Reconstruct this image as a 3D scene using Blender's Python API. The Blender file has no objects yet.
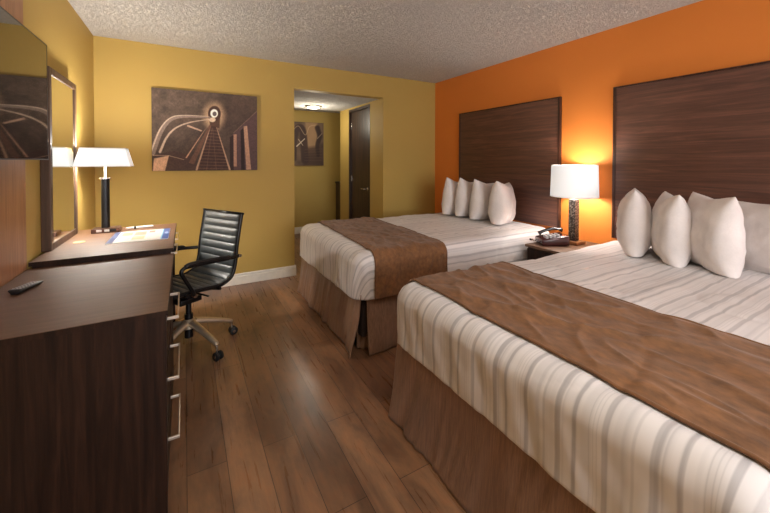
import bpy, bmesh, math, random
import numpy as np
from mathutils import Vector, Matrix, noise
random.seed(7)
S = bpy.context.scene
C = S.collection
PI = math.pi

# ------------------------------------------------------------------ camera
def make_camera():
    cd = bpy.data.cameras.new('camera'); co = bpy.data.objects.new('camera', cd); C.objects.link(co)
    yaw, pit, rol = math.radians(29.709), math.radians(-0.905), math.radians(0.081)
    fwd = Vector((math.sin(yaw), math.cos(yaw), 0)); rt = Vector((math.cos(yaw), -math.sin(yaw), 0)); up = Vector((0, 0, 1))
    f2 = fwd*math.cos(pit)+up*math.sin(pit); u2 = -fwd*math.sin(pit)+up*math.cos(pit)
    r3 = rt*math.cos(rol)+u2*math.sin(rol); u3 = -rt*math.sin(rol)+u2*math.cos(rol)
    M = Matrix((r3, u3, -f2)).transposed().to_4x4(); M.translation = Vector((0, 0, 1.323))
    co.matrix_world = M
    cd.sensor_width = 36; cd.lens = 351.217/770*36
    cd.shift_y = -(256.5-166.62)/770; cd.clip_start = 0.02
    S.camera = co
make_camera()

# ------------------------------------------------------------------ world, light, exposure
S.view_settings.view_transform = 'Standard'; S.view_settings.look = 'None'
S.view_settings.exposure = 0.2; S.view_settings.gamma = 1; S.view_settings.use_curve_mapping = False
W = bpy.data.worlds.new('world'); S.world = W; W.use_nodes = True
W.node_tree.nodes['Background'].inputs[0].default_value = (0.75, 0.8, 0.9, 1)
W.node_tree.nodes['Background'].inputs[1].default_value = 0.6

def area(name, loc, rot, sx, sy, energy, col, spread=180):
    l = bpy.data.lights.new(name, 'AREA'); l.shape = 'RECTANGLE'; l.size = sx; l.size_y = sy
    l.energy = energy; l.color = col; l.spread = math.radians(spread)
    o = bpy.data.objects.new(name, l); o.location = loc; o.rotation_euler = rot; C.objects.link(o); return o
def point(name, loc, r, energy, col):
    l = bpy.data.lights.new(name, 'POINT'); l.shadow_soft_size = r; l.energy = energy; l.color = col
    o = bpy.data.objects.new(name, l); o.location = loc; C.objects.link(o); return o
WARM = (1.0, 0.93, 0.85)
# added fill lights: an invented window behind the camera, an unseen ceiling fixture
area('fill_light_rear', (1.3, -2.38, 1.35), (math.radians(90), 0, 0), 2.2, 1.5, 92, (0.95, 0.97, 1.0))
area('fill_light_overhead', (0.9, 0.2, 2.36), (0, 0, 0), 0.5, 0.5, 7, (1.0, 0.96, 0.92))
point('desk_lamp_bulb', (-0.498, 3.20, 1.375), 0.05, 44, WARM)
point('bedside_lamp_bulb', (2.937, 1.833, 1.14), 0.04, 13, WARM)
point('hall_fixture_glow', (1.70, 5.17, 1.93), 0.10, 13, (1.0, 0.92, 0.75))

# ------------------------------------------------------------------ colour + materials
def lin(c): c /= 255.0; return c/12.92 if c <= 0.04045 else ((c+0.055)/1.055)**2.4
def rgb(r, g, b, a=1): return (lin(r), lin(g), lin(b), a)
class NT:
    def __init__(s, name):
        s.m = bpy.data.materials.new(name); s.m.use_nodes = True; s.t = s.m.node_tree
        s.b = s.t.nodes['Principled BSDF']; s.out = s.t.nodes['Material Output']
    def n(s, typ, **kw):
        x = s.t.nodes.new(typ)
        for k, v in kw.items():
            if k in x.inputs.keys() if hasattr(x.inputs, 'keys') else False: x.inputs[k].default_value = v
            else: setattr(x, k, v)
        return x
    def l(s, a, b): s.t.links.new(a, b)
    def coords(s, scale=(1, 1, 1), kind='Object', rot=(0, 0, 0)):
        tc = s.n('ShaderNodeTexCoord'); mp = s.n('ShaderNodeMapping')
        mp.inputs['Scale'].default_value = scale; mp.inputs['Rotation'].default_value = rot
        s.l(tc.outputs[kind], mp.inputs[0]); return mp.outputs[0]
    def noise(s, vec, scale, detail=3, rough=.5, dist=0):
        x = s.n('ShaderNodeTexNoise'); x.inputs['Scale'].default_value = scale; x.inputs['Detail'].default_value = detail
        x.inputs['Roughness'].default_value = rough; x.inputs['Distortion'].default_value = dist
        s.l(vec, x.inputs['Vector']); return x.outputs['Fac']
    def ramp(s, fac, stops, interp='LINEAR'):
        x = s.n('ShaderNodeValToRGB'); r = x.color_ramp; r.interpolation = interp
        while len(r.elements) < len(stops): r.elements.new(0.5)
        for e, (p, c) in zip(r.elements, stops): e.position = p; e.color = c
        s.l(fac, x.inputs[0]); return x.outputs[0]
    def mix(s, fac, a, b, mode='MIX'):
        x = s.n('ShaderNodeMix'); x.data_type = 'RGBA'; x.blend_type = mode
        for sock, v in ((x.inputs[0], fac), (x.inputs[6], a), (x.inputs[7], b)):
            if hasattr(v, 'is_output'): s.l(v, sock)
            else: sock.default_value = v
        return x.outputs[2]
    def bump(s, h, strength, dist=0.01):
        x = s.n('ShaderNodeBump'); x.inputs['Strength'].default_value = strength; x.inputs['Distance'].default_value = dist
        s.l(h, x.inputs['Height']); s.l(x.outputs[0], s.b.inputs['Normal'])
    def set(s, **kw):
        for k, v in kw.items():
            k = {'rough': 'Roughness', 'metal': 'Metallic', 'color': 'Base Color', 'ior': 'IOR', 'coat': 'Coat Weight', 'coatr': 'Coat Roughness',
                 'sheen': 'Sheen Weight', 'spec': 'Specular IOR Level', 'emit': 'Emission Color', 'estr': 'Emission Strength', 'trans': 'Transmission Weight'}[k]
            i = s.b.inputs[k]
            if hasattr(v, 'is_output'): s.l(v, i)
            else: i.default_value = v
        return s

def plain(name, col, rough=.5, metal=0, var=.06, scale=20, bump=0.0, **kw):
    n = NT(name); v = n.coords(); f = n.noise(v, scale, 3)
    d = tuple(c*(1-var) for c in col[:3])+(1,); e = tuple(min(1, c*(1+var)) for c in col[:3])+(1,)
    n.set(color=n.ramp(f, [(.3, d), (.7, e)]), rough=rough, metal=metal, **kw)
    if bump: n.bump(n.noise(v, scale*6, 4), bump, .002)
    return n.m

def wall_mat(name, col):
    n = NT(name); v = n.coords(); f = n.noise(v, 1.2, 3)
    d = tuple(c*.95 for c in col[:3])+(1,); n.set(color=n.ramp(f, [(.3, d), (.7, col)]), rough=.62, spec=.3)
    n.bump(n.noise(v, 190, 3), .12, .002); return n.m

def wood_mat(name, dark, mid, light, grain='Y', rough=.38, coat=.0, sc=1.0, contrast=(.36, .5, .66)):
    n = NT(name); g = {'X': (1.1, 22, 22), 'Y': (22, 1.1, 22), 'Z': (22, 22, 1.1)}[grain]
    v = n.coords(tuple(q*sc for q in g)); f = n.noise(v, 1.5, 6, .62, .8)
    v2 = n.coords(tuple(q*sc*4.5 for q in g)); f2 = n.noise(v2, 1.5, 3, .6)
    c1 = n.ramp(f, [(contrast[0], dark), (contrast[1], mid), (contrast[2], light)])
    c2 = n.ramp(f2, [(.3, (.80, .80, .80, 1)), (.65, (1, 1, 1, 1))])
    n.set(color=n.mix(1.0, c1, c2, 'MULTIPLY'), rough=rough, coat=coat, coatr=.42)
    n.bump(f2, .05, .001); return n.m

def floor_mat():
    n = NT('walnut_laminate_planks')
    v = n.coords((1, 1, 1), 'Object', (0, 0, PI/2))
    br = n.n('ShaderNodeTexBrick'); br.offset = .37; br.offset_frequency = 2; br.squash = 1
    br.inputs['Scale'].default_value = 1; br.inputs['Brick Width'].default_value = 1.22; br.inputs['Row Height'].default_value = .154
    br.inputs['Mortar Size'].default_value = .0014; br.inputs['Mortar Smooth'].default_value = .3; br.inputs['Bias'].default_value = 0
    br.inputs['Color1'].default_value = (0, 0, 0, 1); br.inputs['Color2'].default_value = (1, 1, 1, 1); br.inputs['Mortar'].default_value = (.5, .5, .5, 1)
    n.l(v, br.inputs['Vector'])
    g = n.noise(n.coords((40, 2.2, 1)), 1.2, 8, .6, .5)
    blot = n.noise(n.coords((4.5, 1.3, 1)), 1.5, 5, .6, .6)
    base = n.ramp(br.outputs['Color'], [(0, rgb(120, 88, 65)), (.5, rgb(134, 99, 73)), (1, rgb(150, 114, 86))])
    gr = n.ramp(g, [(.25, (.84, .82, .80, 1)), (.5, (.97, .96, .95, 1)), (.72, (1.10, 1.08, 1.05, 1))])
    bl = n.ramp(blot, [(.36, (.52, .47, .47, 1)), (.50, (.9, .86, .84, 1)), (.66, (1.3, 1.18, 1.06, 1))])
    c = n.mix(1, base, gr, 'MULTIPLY'); c = n.mix(.8, c, bl, 'MULTIPLY'); red = n.noise(n.coords((9, 4, 1)), 3, 4, .6); c = n.mix(.7, c, n.ramp(red, [(.35, (.82, .86, .9, 1)), (.52, (1, 1, 1, 1)), (.68, (1.12, .98, .88, 1))]), 'MULTIPLY')
    c = n.mix(br.outputs['Fac'], c, rgb(30, 20, 15))
    rr = n.n('ShaderNodeMapRange'); rr.inputs['To Min'].default_value = .22; rr.inputs['To Max'].default_value = .36
    n.l(g, rr.inputs['Value'])
    n.set(color=c, rough=rr.outputs[0], spec=.5)
    mx = n.n('ShaderNodeMath', operation='SUBTRACT'); mx.inputs[0].default_value = 1; n.l(br.outputs['Fac'], mx.inputs[1])
    n.bump(mx.outputs[0], .12, .002); return n.m

def ceiling_mat():
    n = NT('popcorn_ceiling'); v = n.coords(); f = n.noise(v, 74, 5, .75)
    s = n.ramp(f, [(.45, (0, 0, 0, 1)), (.60, (1, 1, 1, 1))])
    n.set(color=n.ramp(f, [(.35, rgb(214, 208, 200)), (.6, rgb(246, 242, 236))]), rough=.9, spec=.1)  # speckle shadow also painted: pits of the texture get a darker colour
    n.bump(s, 1.0, .010); return n.m

def stripe_mat():
    n = NT('white_satin_stripe_cotton')
    uv = n.n('ShaderNodeUVMap'); sx = n.n('ShaderNodeSeparateXYZ'); n.l(uv.outputs[0], sx.inputs[0])
    m = n.n('ShaderNodeMath', operation='MULTIPLY'); m.inputs[1].default_value = 1/.235; n.l(sx.outputs['X'], m.inputs[0])
    fr = n.n('ShaderNodeMath', operation='FRACT'); n.l(m.outputs[0], fr.inputs[0])
    w, g, h = (0, 0, 0, 1), (1, 1, 1, 1), (.5, .5, .5, 1)
    st = [(0, w), (.055, w), (.07, g), (.115, g), (.13, w), (.165, w), (.175, h), (.185, w), (.205, w), (.215, h), (.225, w), (.25, w), (.26, h), (.27, w), (.40, w),
          (.415, g), (.445, g), (.46, w), (.55, w), (.57, h), (.585, w), (.61, g), (.665, g), (.68, w), (.80, w), (.815, h), (.83, h), (.845, w), (.90, h), (.92, h), (.94, w)]
    f1 = n.ramp(fr.outputs[0], st)
    m2 = n.n('ShaderNodeMath', operation='MULTIPLY'); m2.inputs[1].default_value = 1/.091; n.l(sx.outputs['X'], m2.inputs[0])
    n1 = n.n('ShaderNodeTexNoise'); n1.noise_dimensions = '1D'; n1.inputs['Scale'].default_value = 1; n1.inputs['Detail'].default_value = 3; n.l(m2.outputs[0], n1.inputs['W'])
    f2 = n.ramp(n1.outputs['Fac'], [(.40, w), (.44, (.45, .45, .45, 1)), (.50, (.45, .45, .45, 1)), (.54, w), (.60, w), (.63, h)])
    f = n.mix(.38, f1, f2)
    c = n.mix(f, rgb(226, 220, 219), rgb(166, 161, 163))
    # satin stripe: shinier than the plain weave
    rr = n.n('ShaderNodeMapRange'); rr.inputs['To Min'].default_value = .75; rr.inputs['To Max'].default_value = .34
    n.l(f, rr.inputs['Value'])
    n.set(color=c, rough=rr.outputs[0], sheen=.15, spec=.35)
    wv = n.noise(n.coords(), 420, 2); n.bump(wv, .06, .001); return n.m

def cloth_mat(name, col, rough=.8, sheen=.4, streak=(60, 60, 60), var=.25, bs=.12):
    n = NT(name); f = n.noise(n.coords(streak), 1.0, 5, .6)
    f2 = n.noise(n.coords((1, 1, 1)), 5, 3)
    d = tuple(c*(1-var) for c in col[:3])+(1,); e = tuple(min(1, c*(1+var)) for c in col[:3])+(1,)
    c = n.ramp(f, [(.3, d), (.7, e)])
    c = n.mix(1, c, n.ramp(f2, [(.3, (.85, .85, .85, 1)), (.7, (1.1, 1.1, 1.1, 1))]), 'MULTIPLY')
    n.set(color=c, rough=rough, sheen=sheen); n.bump(f, bs, .002); return n.m

def emit_mat(name, col, strength, base=(.9, .9, .9, 1)):
    n = NT(name); f = n.noise(n.coords((1, 1, 1)), 260, 2)
    c = n.ramp(f, [(.3, tuple(x*.96 for x in col[:3])+(1,)), (.7, col)])
    n.set(color=base, rough=.8, emit=c, estr=strength); return n.m

def glass_reflector(name, col, metal, rough):
    n = NT(name); f = n.noise(n.coords(), 2, 2); n.set(color=col, metal=metal, rough=rough); return n

M = {}
M['yellow'] = wall_mat('mustard_wall_paint', rgb(186, 156, 84))
M['orange'] = wall_mat('orange_wall_paint', rgb(222, 130, 54))
M['ceiling'] = ceiling_mat()
M['floor'] = floor_mat()
M['white_trim'] = plain('white_trim_paint', rgb(232, 226, 214), .4)
M['head_wood'] = wood_mat('walnut_headboard', rgb(72, 41, 32), rgb(92, 56, 43), rgb(114, 73, 57), 'Y', .40, .5)
M['head_edge'] = wood_mat('walnut_edge', rgb(40, 20, 14), rgb(62, 33, 24), rgb(84, 48, 35), 'Z', .35)
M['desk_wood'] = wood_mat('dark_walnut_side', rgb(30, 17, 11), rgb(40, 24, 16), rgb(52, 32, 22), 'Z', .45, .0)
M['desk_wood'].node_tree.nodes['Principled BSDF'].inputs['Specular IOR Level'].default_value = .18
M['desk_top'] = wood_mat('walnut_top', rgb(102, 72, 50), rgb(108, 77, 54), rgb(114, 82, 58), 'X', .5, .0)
M['panel_wood'] = wood_mat('reddish_wall_panel', rgb(150, 100, 66), rgb(166, 114, 76), rgb(178, 128, 88), 'Z', .4, .0)
M['door_wood'] = wood_mat('dark_door', rgb(38, 26, 18), rgb(60, 42, 30), rgb(82, 60, 42), 'Z', .4, .1)
M['frame_wood'] = wood_mat('mirror_frame_wood', rgb(58, 38, 26), rgb(76, 52, 34), rgb(92, 64, 44), 'Z', .5, .0)
M['duvet'] = stripe_mat()
M['pillow'] = cloth_mat('white_pillow_cotton', rgb(226, 217, 214), .8, .2, (90, 90, 90), .03, .05)
M['runner'] = cloth_mat('brown_velvet', rgb(120, 80, 46), .8, .14, (46, 22, 40), .34, .45)
M['skirt'] = cloth_mat('brown_satin', rgb(138, 106, 86), .40, .10, (110, 190, 4), .28, .2)
M['mattress'] = plain('mattress_ticking', rgb(225, 222, 215), .8)
M['boxspring'] = plain('dark_box_spring', rgb(45, 30, 24), .9)
M['chrome'] = plain('brushed_nickel', rgb(205, 200, 192), .25, 1.0, .03)
M['pull'] = plain('satin_nickel_pull', rgb(225, 212, 198), .32, .85, .03)
M['black_metal'] = plain('black_metal', rgb(24, 23, 24), .3, .4, .05)
M['alu'] = plain('polished_aluminium', rgb(214, 196, 172), .38, .85, .03)
M['leather'] = plain('black_ribbed_leather', rgb(74, 78, 78), .42, 0, .1, 60, .15, spec=.6)
M['plastic'] = plain('black_plastic', rgb(20, 20, 22), .35, 0, .06)
M['rubber'] = plain('black_rubber', rgb(18, 18, 18), .6, 0, .06)
M['mirror'] = glass_reflector('mirror_glass', rgb(235, 238, 234), 1.0, .01).m
M['screen'] = glass_reflector('television_screen_glass', rgb(8, 8, 9), 0, .035).set(ior=3.2).m
M['shade'] = emit_mat('white_linen_shade_lit', (1, .98, .96, 1), .46)
M['shade2'] = emit_mat('white_drum_shade_lit', (.96, .98, 1, 1), .40)
M['bulb'] = emit_mat('lit_fixture_glass', (1, .95, .82, 1), 9)
M['fix_ring'] = plain('fixture_ring', rgb(120, 112, 96), .4, .3)
M['paper'] = plain('white_paper', rgb(236, 234, 228), .7)
M['bronze'] = plain('brown_bronze', rgb(112, 82, 70), .3, .5, .15)
M['disc'] = plain('cream_card', rgb(214, 178, 120), .5)
M['phone'] = plain('burgundy_black_phone', rgb(62, 24, 28), .22, 0, .05, coat=.5)
M['phone_dark'] = plain('black_handset', rgb(26, 22, 26), .22, 0, .05, coat=.5)
M['silver_plastic'] = plain('silver_plastic', rgb(178, 176, 178), .3, .3)
M['lamp_wood'] = wood_mat('lamp_plinth_wood', rgb(118, 76, 46), rgb(142, 95, 60), rgb(165, 114, 74), 'Y', .4)
M['canvas_side'] = plain('dark_canvas_edge', rgb(52, 38, 34), .8)
M['curtain'] = cloth_mat('beige_curtain', rgb(190, 172, 140), .85, .2)
M['glass'] = NT('fill_window_glass').set(color=(1, 1, 1, 1), rough=.02, trans=1.0, ior=1.45).m
def attr_mat(name, rough=.6, spec=.3):
    n = NT(name); a = n.n('ShaderNodeAttribute'); a.attribute_name = 'Col'
    n.set(color=a.outputs['Color'], rough=rough, spec=spec); return n.m
M['print'] = attr_mat('canvas_print')
M['print_gloss'] = attr_mat('glossy_print', .3, .5)
def stone_mat():
    n = NT('hammered_grey_column'); v = n.coords()
    vo = n.n('ShaderNodeTexVoronoi'); vo.inputs['Scale'].default_value = 75; n.l(v, vo.inputs['Vector'])
    n.set(color=n.ramp(vo.outputs['Distance'], [(.1, rgb(150, 142, 136)), (.45, rgb(88, 80, 76)), (.75, rgb(45, 38, 36))]), rough=.4, metal=.4)
    n.bump(vo.outputs['Distance'], .6, .004); return n.m
M['stone'] = stone_mat()

# ------------------------------------------------------------------ mesh helpers
def link(name, me, mat, parent=None, smooth=False):
    if mat is not None: me.materials.append(mat)
    if smooth:
        for p in me.polygons: p.use_smooth = True
    o = bpy.data.objects.new(name, me); C.objects.link(o)
    if parent is not None: o.parent = parent
    return o
def obj(name, bm, mat, parent=None, smooth=False, auto=False):
    bmesh.ops.recalc_face_normals(bm, faces=bm.faces)
    me = bpy.data.meshes.new(name); bm.to_mesh(me); bm.free()
    o = link(name, me, mat, parent, smooth or auto)
    if auto: me.set_sharp_from_angle(angle=math.radians(38))
    return o
def B(): return bmesh.new()
def box(bm, x0, x1, y0, y1, z0, z1, bev=0.0, seg=2, rot=None, piv=(0, 0, 0)):
    r = bmesh.ops.create_cube(bm, size=1)
    vs = r['verts']
    for v in vs: v.co = Vector(((x0+x1)/2+v.co.x*(x1-x0), (y0+y1)/2+v.co.y*(y1-y0), (z0+z1)/2+v.co.z*(z1-z0)))
    if rot is not None:
        p = Vector(piv)
        for v in vs: v.co = rot @ (v.co-p)+p
    if bev > 0:
        es = list({e for v in vs for e in v.link_edges})
        bmesh.ops.bevel(bm, geom=es, offset=bev, segments=seg, profile=.5, affect='EDGES')
    return bm
def ring_frame(d):
    d = d.normalized(); a = Vector((0, 0, 1)) if abs(d.z) < .95 else Vector((1, 0, 0))
    u = d.cross(a).normalized(); return u, d.cross(u).normalized()
def tube(bm, pts, r, seg=10, caps=True, sy=1.0):
    pts = [Vector(p) for p in pts]; rs = r if isinstance(r, (list, tuple)) else [r]*len(pts); rings = []; pu = None
    for i, p in enumerate(pts):
        d = (pts[min(i+1, len(pts)-1)]-pts[max(i-1, 0)])
        u, w = ring_frame(d)
        if pu is not None:
            dn = d.normalized(); u = (pu-dn*pu.dot(dn)).normalized(); w = dn.cross(u)
        pu = u
        rings.append([bm.verts.new(p+u*math.cos(2*PI*k/seg)*rs[i]+w*math.sin(2*PI*k/seg)*rs[i]*sy) for k in range(seg)])
    for a, b in zip(rings, rings[1:]):
        for k in range(seg): bm.faces.new((a[k], a[(k+1) % seg], b[(k+1) % seg], b[k]))
    if caps: bm.faces.new(rings[0][::-1]); bm.faces.new(rings[-1])
    return bm
def lathe(bm, prof, seg=32, c=(0, 0, 0), close=True):
    rings = []
    for r, z in prof:
        rings.append([bm.verts.new((c[0]+r*math.cos(2*PI*k/seg), c[1]+r*math.sin(2*PI*k/seg), c[2]+z)) for k in range(seg)])
    for a, b in zip(rings, rings[1:]):
        for k in range(seg): bm.faces.new((a[k], a[(k+1) % seg], b[(k+1) % seg], b[k]))
    if close:
        bm.faces.new(rings[0][::-1]); bm.faces.new(rings[-1])
    return bm
def bez(pts, n=8):
    """Catmull-Rom through the points"""
    P = [Vector(p) for p in pts]; P = [P[0]*2-P[1]]+P+[P[-1]*2-P[-2]]; out = []
    for i in range(1, len(P)-2):
        for k in range(n):
            t = k/n; a, b, c, d = P[i-1:i+3]
            out.append(.5*((2*b)+(c-a)*t+(2*a-5*b+4*c-d)*t*t+(3*b-a-3*c+d)*t**3))
    out.append(P[-2]); return out
def grid(name, fn, nu, nv, mat, parent=None, uvfn=None, thick=0, closed=False):
    vs = [fn(i/nu, j/nv) for j in range(nv+1) for i in range(nu+1)]
    fs = [(j*(nu+1)+i, j*(nu+1)+i+1, (j+1)*(nu+1)+i+1, (j+1)*(nu+1)+i) for j in range(nv) for i in range(nu)]
    me = bpy.data.meshes.new(name); me.from_pydata([tuple(v) for v in vs], [], fs)
    if uvfn:
        uv = me.uv_layers.new(name='UVMap')
        us = [uvfn(i/nu, j/nv) for j in range(nv+1) for i in range(nu+1)]
        for lp in me.loops: uv.data[lp.index].uv = us[lp.vertex_index]
    o = link(name, me, mat, parent, True)
    if thick:
        m = o.modifiers.new('thick', 'SOLIDIFY'); m.thickness = abs(thick); m.offset = 1 if thick > 0 else -1
    return o
def thing(name, label, cat, loc=(0, 0, 0), rz=0, group=None):
    o = bpy.data.objects.new(name, None); C.objects.link(o); o.empty_display_size = .1
    o.location = loc; o.rotation_euler = (0, 0, rz); o['label'] = label; o['category'] = cat
    if group: o['group'] = group
    return o
def tag(o, label, cat, group=None, loc=None, rz=None):
    o['label'] = label; o['category'] = cat
    if group: o['group'] = group
    if loc is not None: o.location = loc
    if rz is not None: o.rotation_euler = (0, 0, rz)
    return o
def struct(name, bm, mat, parent=None, **k):
    o = obj(name, bm, mat, parent, **k)
    if parent is None: o['kind'] = 'structure'
    return o
def N(x, y, z): return noise.noise(Vector((x, y, z)))

# ------------------------------------------------------------------ the room
XL, XR, YB, YF, H = -.701, 3.128, 4.031, -2.45, 2.44
OL, OR, OT = 1.098, 2.273, 2.155           # opening to the hall
YH, YE = 5.50, 6.33                         # low hall ceiling ends / hall back wall
struct('floor', box(B(), XL-.12, 3.6, YF-.12, YE+.12, -.1, 0), M['floor'])
struct('ceiling', box(B(), XL-.12, XR+.12, YF-.12, YB+.0, H, H+.1), M['ceiling'])
struct('wall_left', box(B(), XL-.12, XL, YF-.12, YB, 0, H), M['yellow'])
struct('wall_right', box(B(), XR, XR+.12, YF-.12, YB, 0, H), M['orange'])
b = B(); box(b, XL-.12, OL, YB, YB+.12, 0, H+.1); box(b, OR, XR+.12, YB, YB+.12, 0, H+.1); box(b, OL, OR, YB, YB+.12, OT, H+.1)
struct('wall_back', b, M['yellow'])
b = B(); box(b, XL-.12, .3, YF-.12, YF, 0, H); box(b, 2.3, XR+.12, YF-.12, YF, 0, H); box(b, .3, 2.3, YF-.12, YF, 0, .75); box(b, .3, 2.3, YF-.12, YF, 2.1, H)
struct('wall_front', b, M['yellow'])
w = B(); box(w, .3, 2.3, YF-.08, YF-.03, .75, .80); box(w, .3, 2.3, YF-.08, YF-.03, 2.05, 2.1); box(w, .3, .35, YF-.08, YF-.03, .80, 2.05); box(w, 2.25, 2.3, YF-.08, YF-.03, .80, 2.05); box(w, 1.28, 1.32, YF-.08, YF-.03, .80, 2.05)
wo = struct('fill_window', w, M['white_trim'])  # unseen window, added behind the camera as a source for the fill light
obj('fill_window_pane', box(B(), .35, 2.25, YF-.06, YF-.054, .80, 2.05), M['glass'], wo)
# hall beyond the opening
struct('wall_hall_back', box(B(), .18, 3.6, YE, YE+.12, 0, OT+.2), M['yellow'])
struct('wall_hall_left', box(B(), .18, .30, YB+.12, YE, 0, OT+.2), M['yellow'])
b = B(); box(b, OR, OR+.12, YB+.12, 4.41, 0, OT+.1); box(b, OR, OR+.12, 5.14, YH, 0, OT+.1); box(b, OR, OR+.12, 4.41, 5.14, 2.128, OT+.1)
struct('wall_hall_right', b, M['yellow'])
struct('wall_hall_far_right', box(B(), 3.48, 3.6, YH, YE, 0, OT+.2), M['yellow'])
struct('wall_hall_side', box(B(), OR+.12, 3.48, YH-.12, YH, 0, OT+.2), M['yellow'])
b = B(); box(b, .30, OR, YB+.12, YH, OT, OT+.1)
struct('ceiling_hall', b, M['ceiling'])
struct('ceiling_hall_far', box(B(), .30, 3.48, YH, YE, OT+.09, OT+.2), M['ceiling'])
# hall door
d = bpy.data.objects.new('door_1', None); C.objects.link(d); d.location = (OR, 4.775, 0); d['kind'] = 'structure'
b = B(); box(b, -.004, .10, -.365, -.335, 0, 2.128); box(b, -.004, .10, .335, .365, 0, 2.128); box(b, -.004, .10, -.335, .335, 2.09, 2.128)
obj('door_frame', b, M['door_wood'], d)
lf = obj('door_leaf', box(B(), .028, .068, -.331, .331, .008, 2.086, .003), M['door_wood'], d)
b = B(); tube(b, [(.028, -.26, .92), (.016, -.26, .92)], .026, 20); tube(b, [(.016, -.26, .92), (-.035, -.26, .92)], .009, 12)
tube(b, bez([(-.035, -.262, .92), (-.038, -.235, .92), (-.036, -.15, .918)], 5), .0085, 12)
obj('door_handle', b, M['chrome'], lf, auto=True)
for z in (.22, 1.05, 1.86):
    obj('hinge', box(B(), .018, .03, .318, .334, z-.045, z+.045, .002), M['chrome'], lf)
# baseboards
def baseboard(name, x0, x1, y0, y1, axis):
    b = B()
    if axis == 'back':                       # runs along x, room on the -y side
        box(b, x0, x1, y0-.016, y0, 0, .088, .002); box(b, x0, x1, y0-.011, y0, .088, .118, .004)
    elif axis == 'left': box(b, x0, x0+.016, y0, y1, 0, .088, .002); box(b, x0, x0+.011, y0, y1, .088, .118, .004)
    else: box(b, x0-.016, x0, y0, y1, 0, .088, .002); box(b, x0-.011, x0, y0, y1, .088, .118, .004)
    return struct(name, b, M['white_trim'])
baseboard('baseboard_back_left', XL+.016, OL+.016, YB, 0, 'back')
baseboard('baseboard_back_right', OR, XR, YB, 0, 'back')
baseboard('baseboard_left', XL, 0, YF, YB, 'left')
baseboard('baseboard_right', XR, 0, YF, YB-.02, 'right')
baseboard('baseboard_hall_back', .3, 3.4, YE, 0, 'back')
baseboard('baseboard_hall_right', OR, 0, YB+.12, 4.40, 'right')
baseboard('baseboard_hall_corner', OR, 0, 5.15, YH, 'right')
baseboard('baseboard_opening', OL, 0, YB, YB+.12, 'left')

# ------------------------------------------------------------------ beds
RR = .085
def ridge(q): return 1-min(1, abs(q)*4)
def drape(bed, rx, ry, nx, ny, a, off=0.0):
    """a point of the bedding surface: rim point + distance a over the rounded edge along (nx, ny)"""
    q = RR*PI/2
    if a <= 0: out, dz, wn, wz = 0, 0, 0, 1
    elif a < q: t = a/RR; out, dz, wn, wz = RR*math.sin(t), -RR*(1-math.cos(t)), math.sin(t), math.cos(t)
    else: e = a-q; out, dz, wn, wz = RR+.03*e, -RR-e, 1, 0
    p = Vector((rx+nx*out, ry+ny*out, bed['top']+dz))
    nv = Vector((nx*wn, ny*wn, wz)).normalized()
    sd = bed['seed']
    k = .010*N(p.x*2.2+sd, p.y*2.6, p.z*2)+.006*N(p.x*6+sd, p.y*5+p.x*3, p.z*4)
    drop = max(0, min(1, (a-.03)/.2))
    tang = p.x*abs(ny)+p.y*abs(nx)
    k += drop*(.014*N(tang*6+sd+p.z*1.5, p.z*2.5, 3)+.008*N(tang*15+sd-p.z*4, p.z*5, 7)+.003*N(tang*34+sd, p.z*16, 7))
    k += wz*(.003*N(p.x*13+sd, p.y*9, 4)-.006*ridge(N(p.x*2.4+p.y*1.2+sd, p.y*2.2-p.x, 2))**4)
    if wz > .9: k *= 1
    return p+nv*(k+off)
def rim_loop(x0, x1, y0, y1, step=.014, r=.035):
    pts = []
    def ln(ax, ay, bx, by, nx, ny):
        L = math.hypot(bx-ax, by-ay); n = int(L/step)
        for i in range(n): t = i/n; pts.append((ax+(bx-ax)*t, ay+(by-ay)*t, nx, ny))
    def arc(cx, cy, a0, n=9):
        for i in range(n): t = a0+PI/2*i/n; pts.append((cx+r*math.cos(t), cy+r*math.sin(t), math.cos(t), math.sin(t)))
    ln(x0+r, y0, x1-r, y0, 0, -1); arc(x1-r, y0+r, -PI/2); ln(x1, y0+r, x1, y1-r, 1, 0); arc(x1-r, y1-r, 0)
    ln(x1-r, y1, x0+r, y1, 0, 1); arc(x0+r, y1-r, PI/2); ln(x0, y1-r, x0, y0+r, -1, 0); arc(x0+r, y0+r, PI)
    return pts
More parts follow.
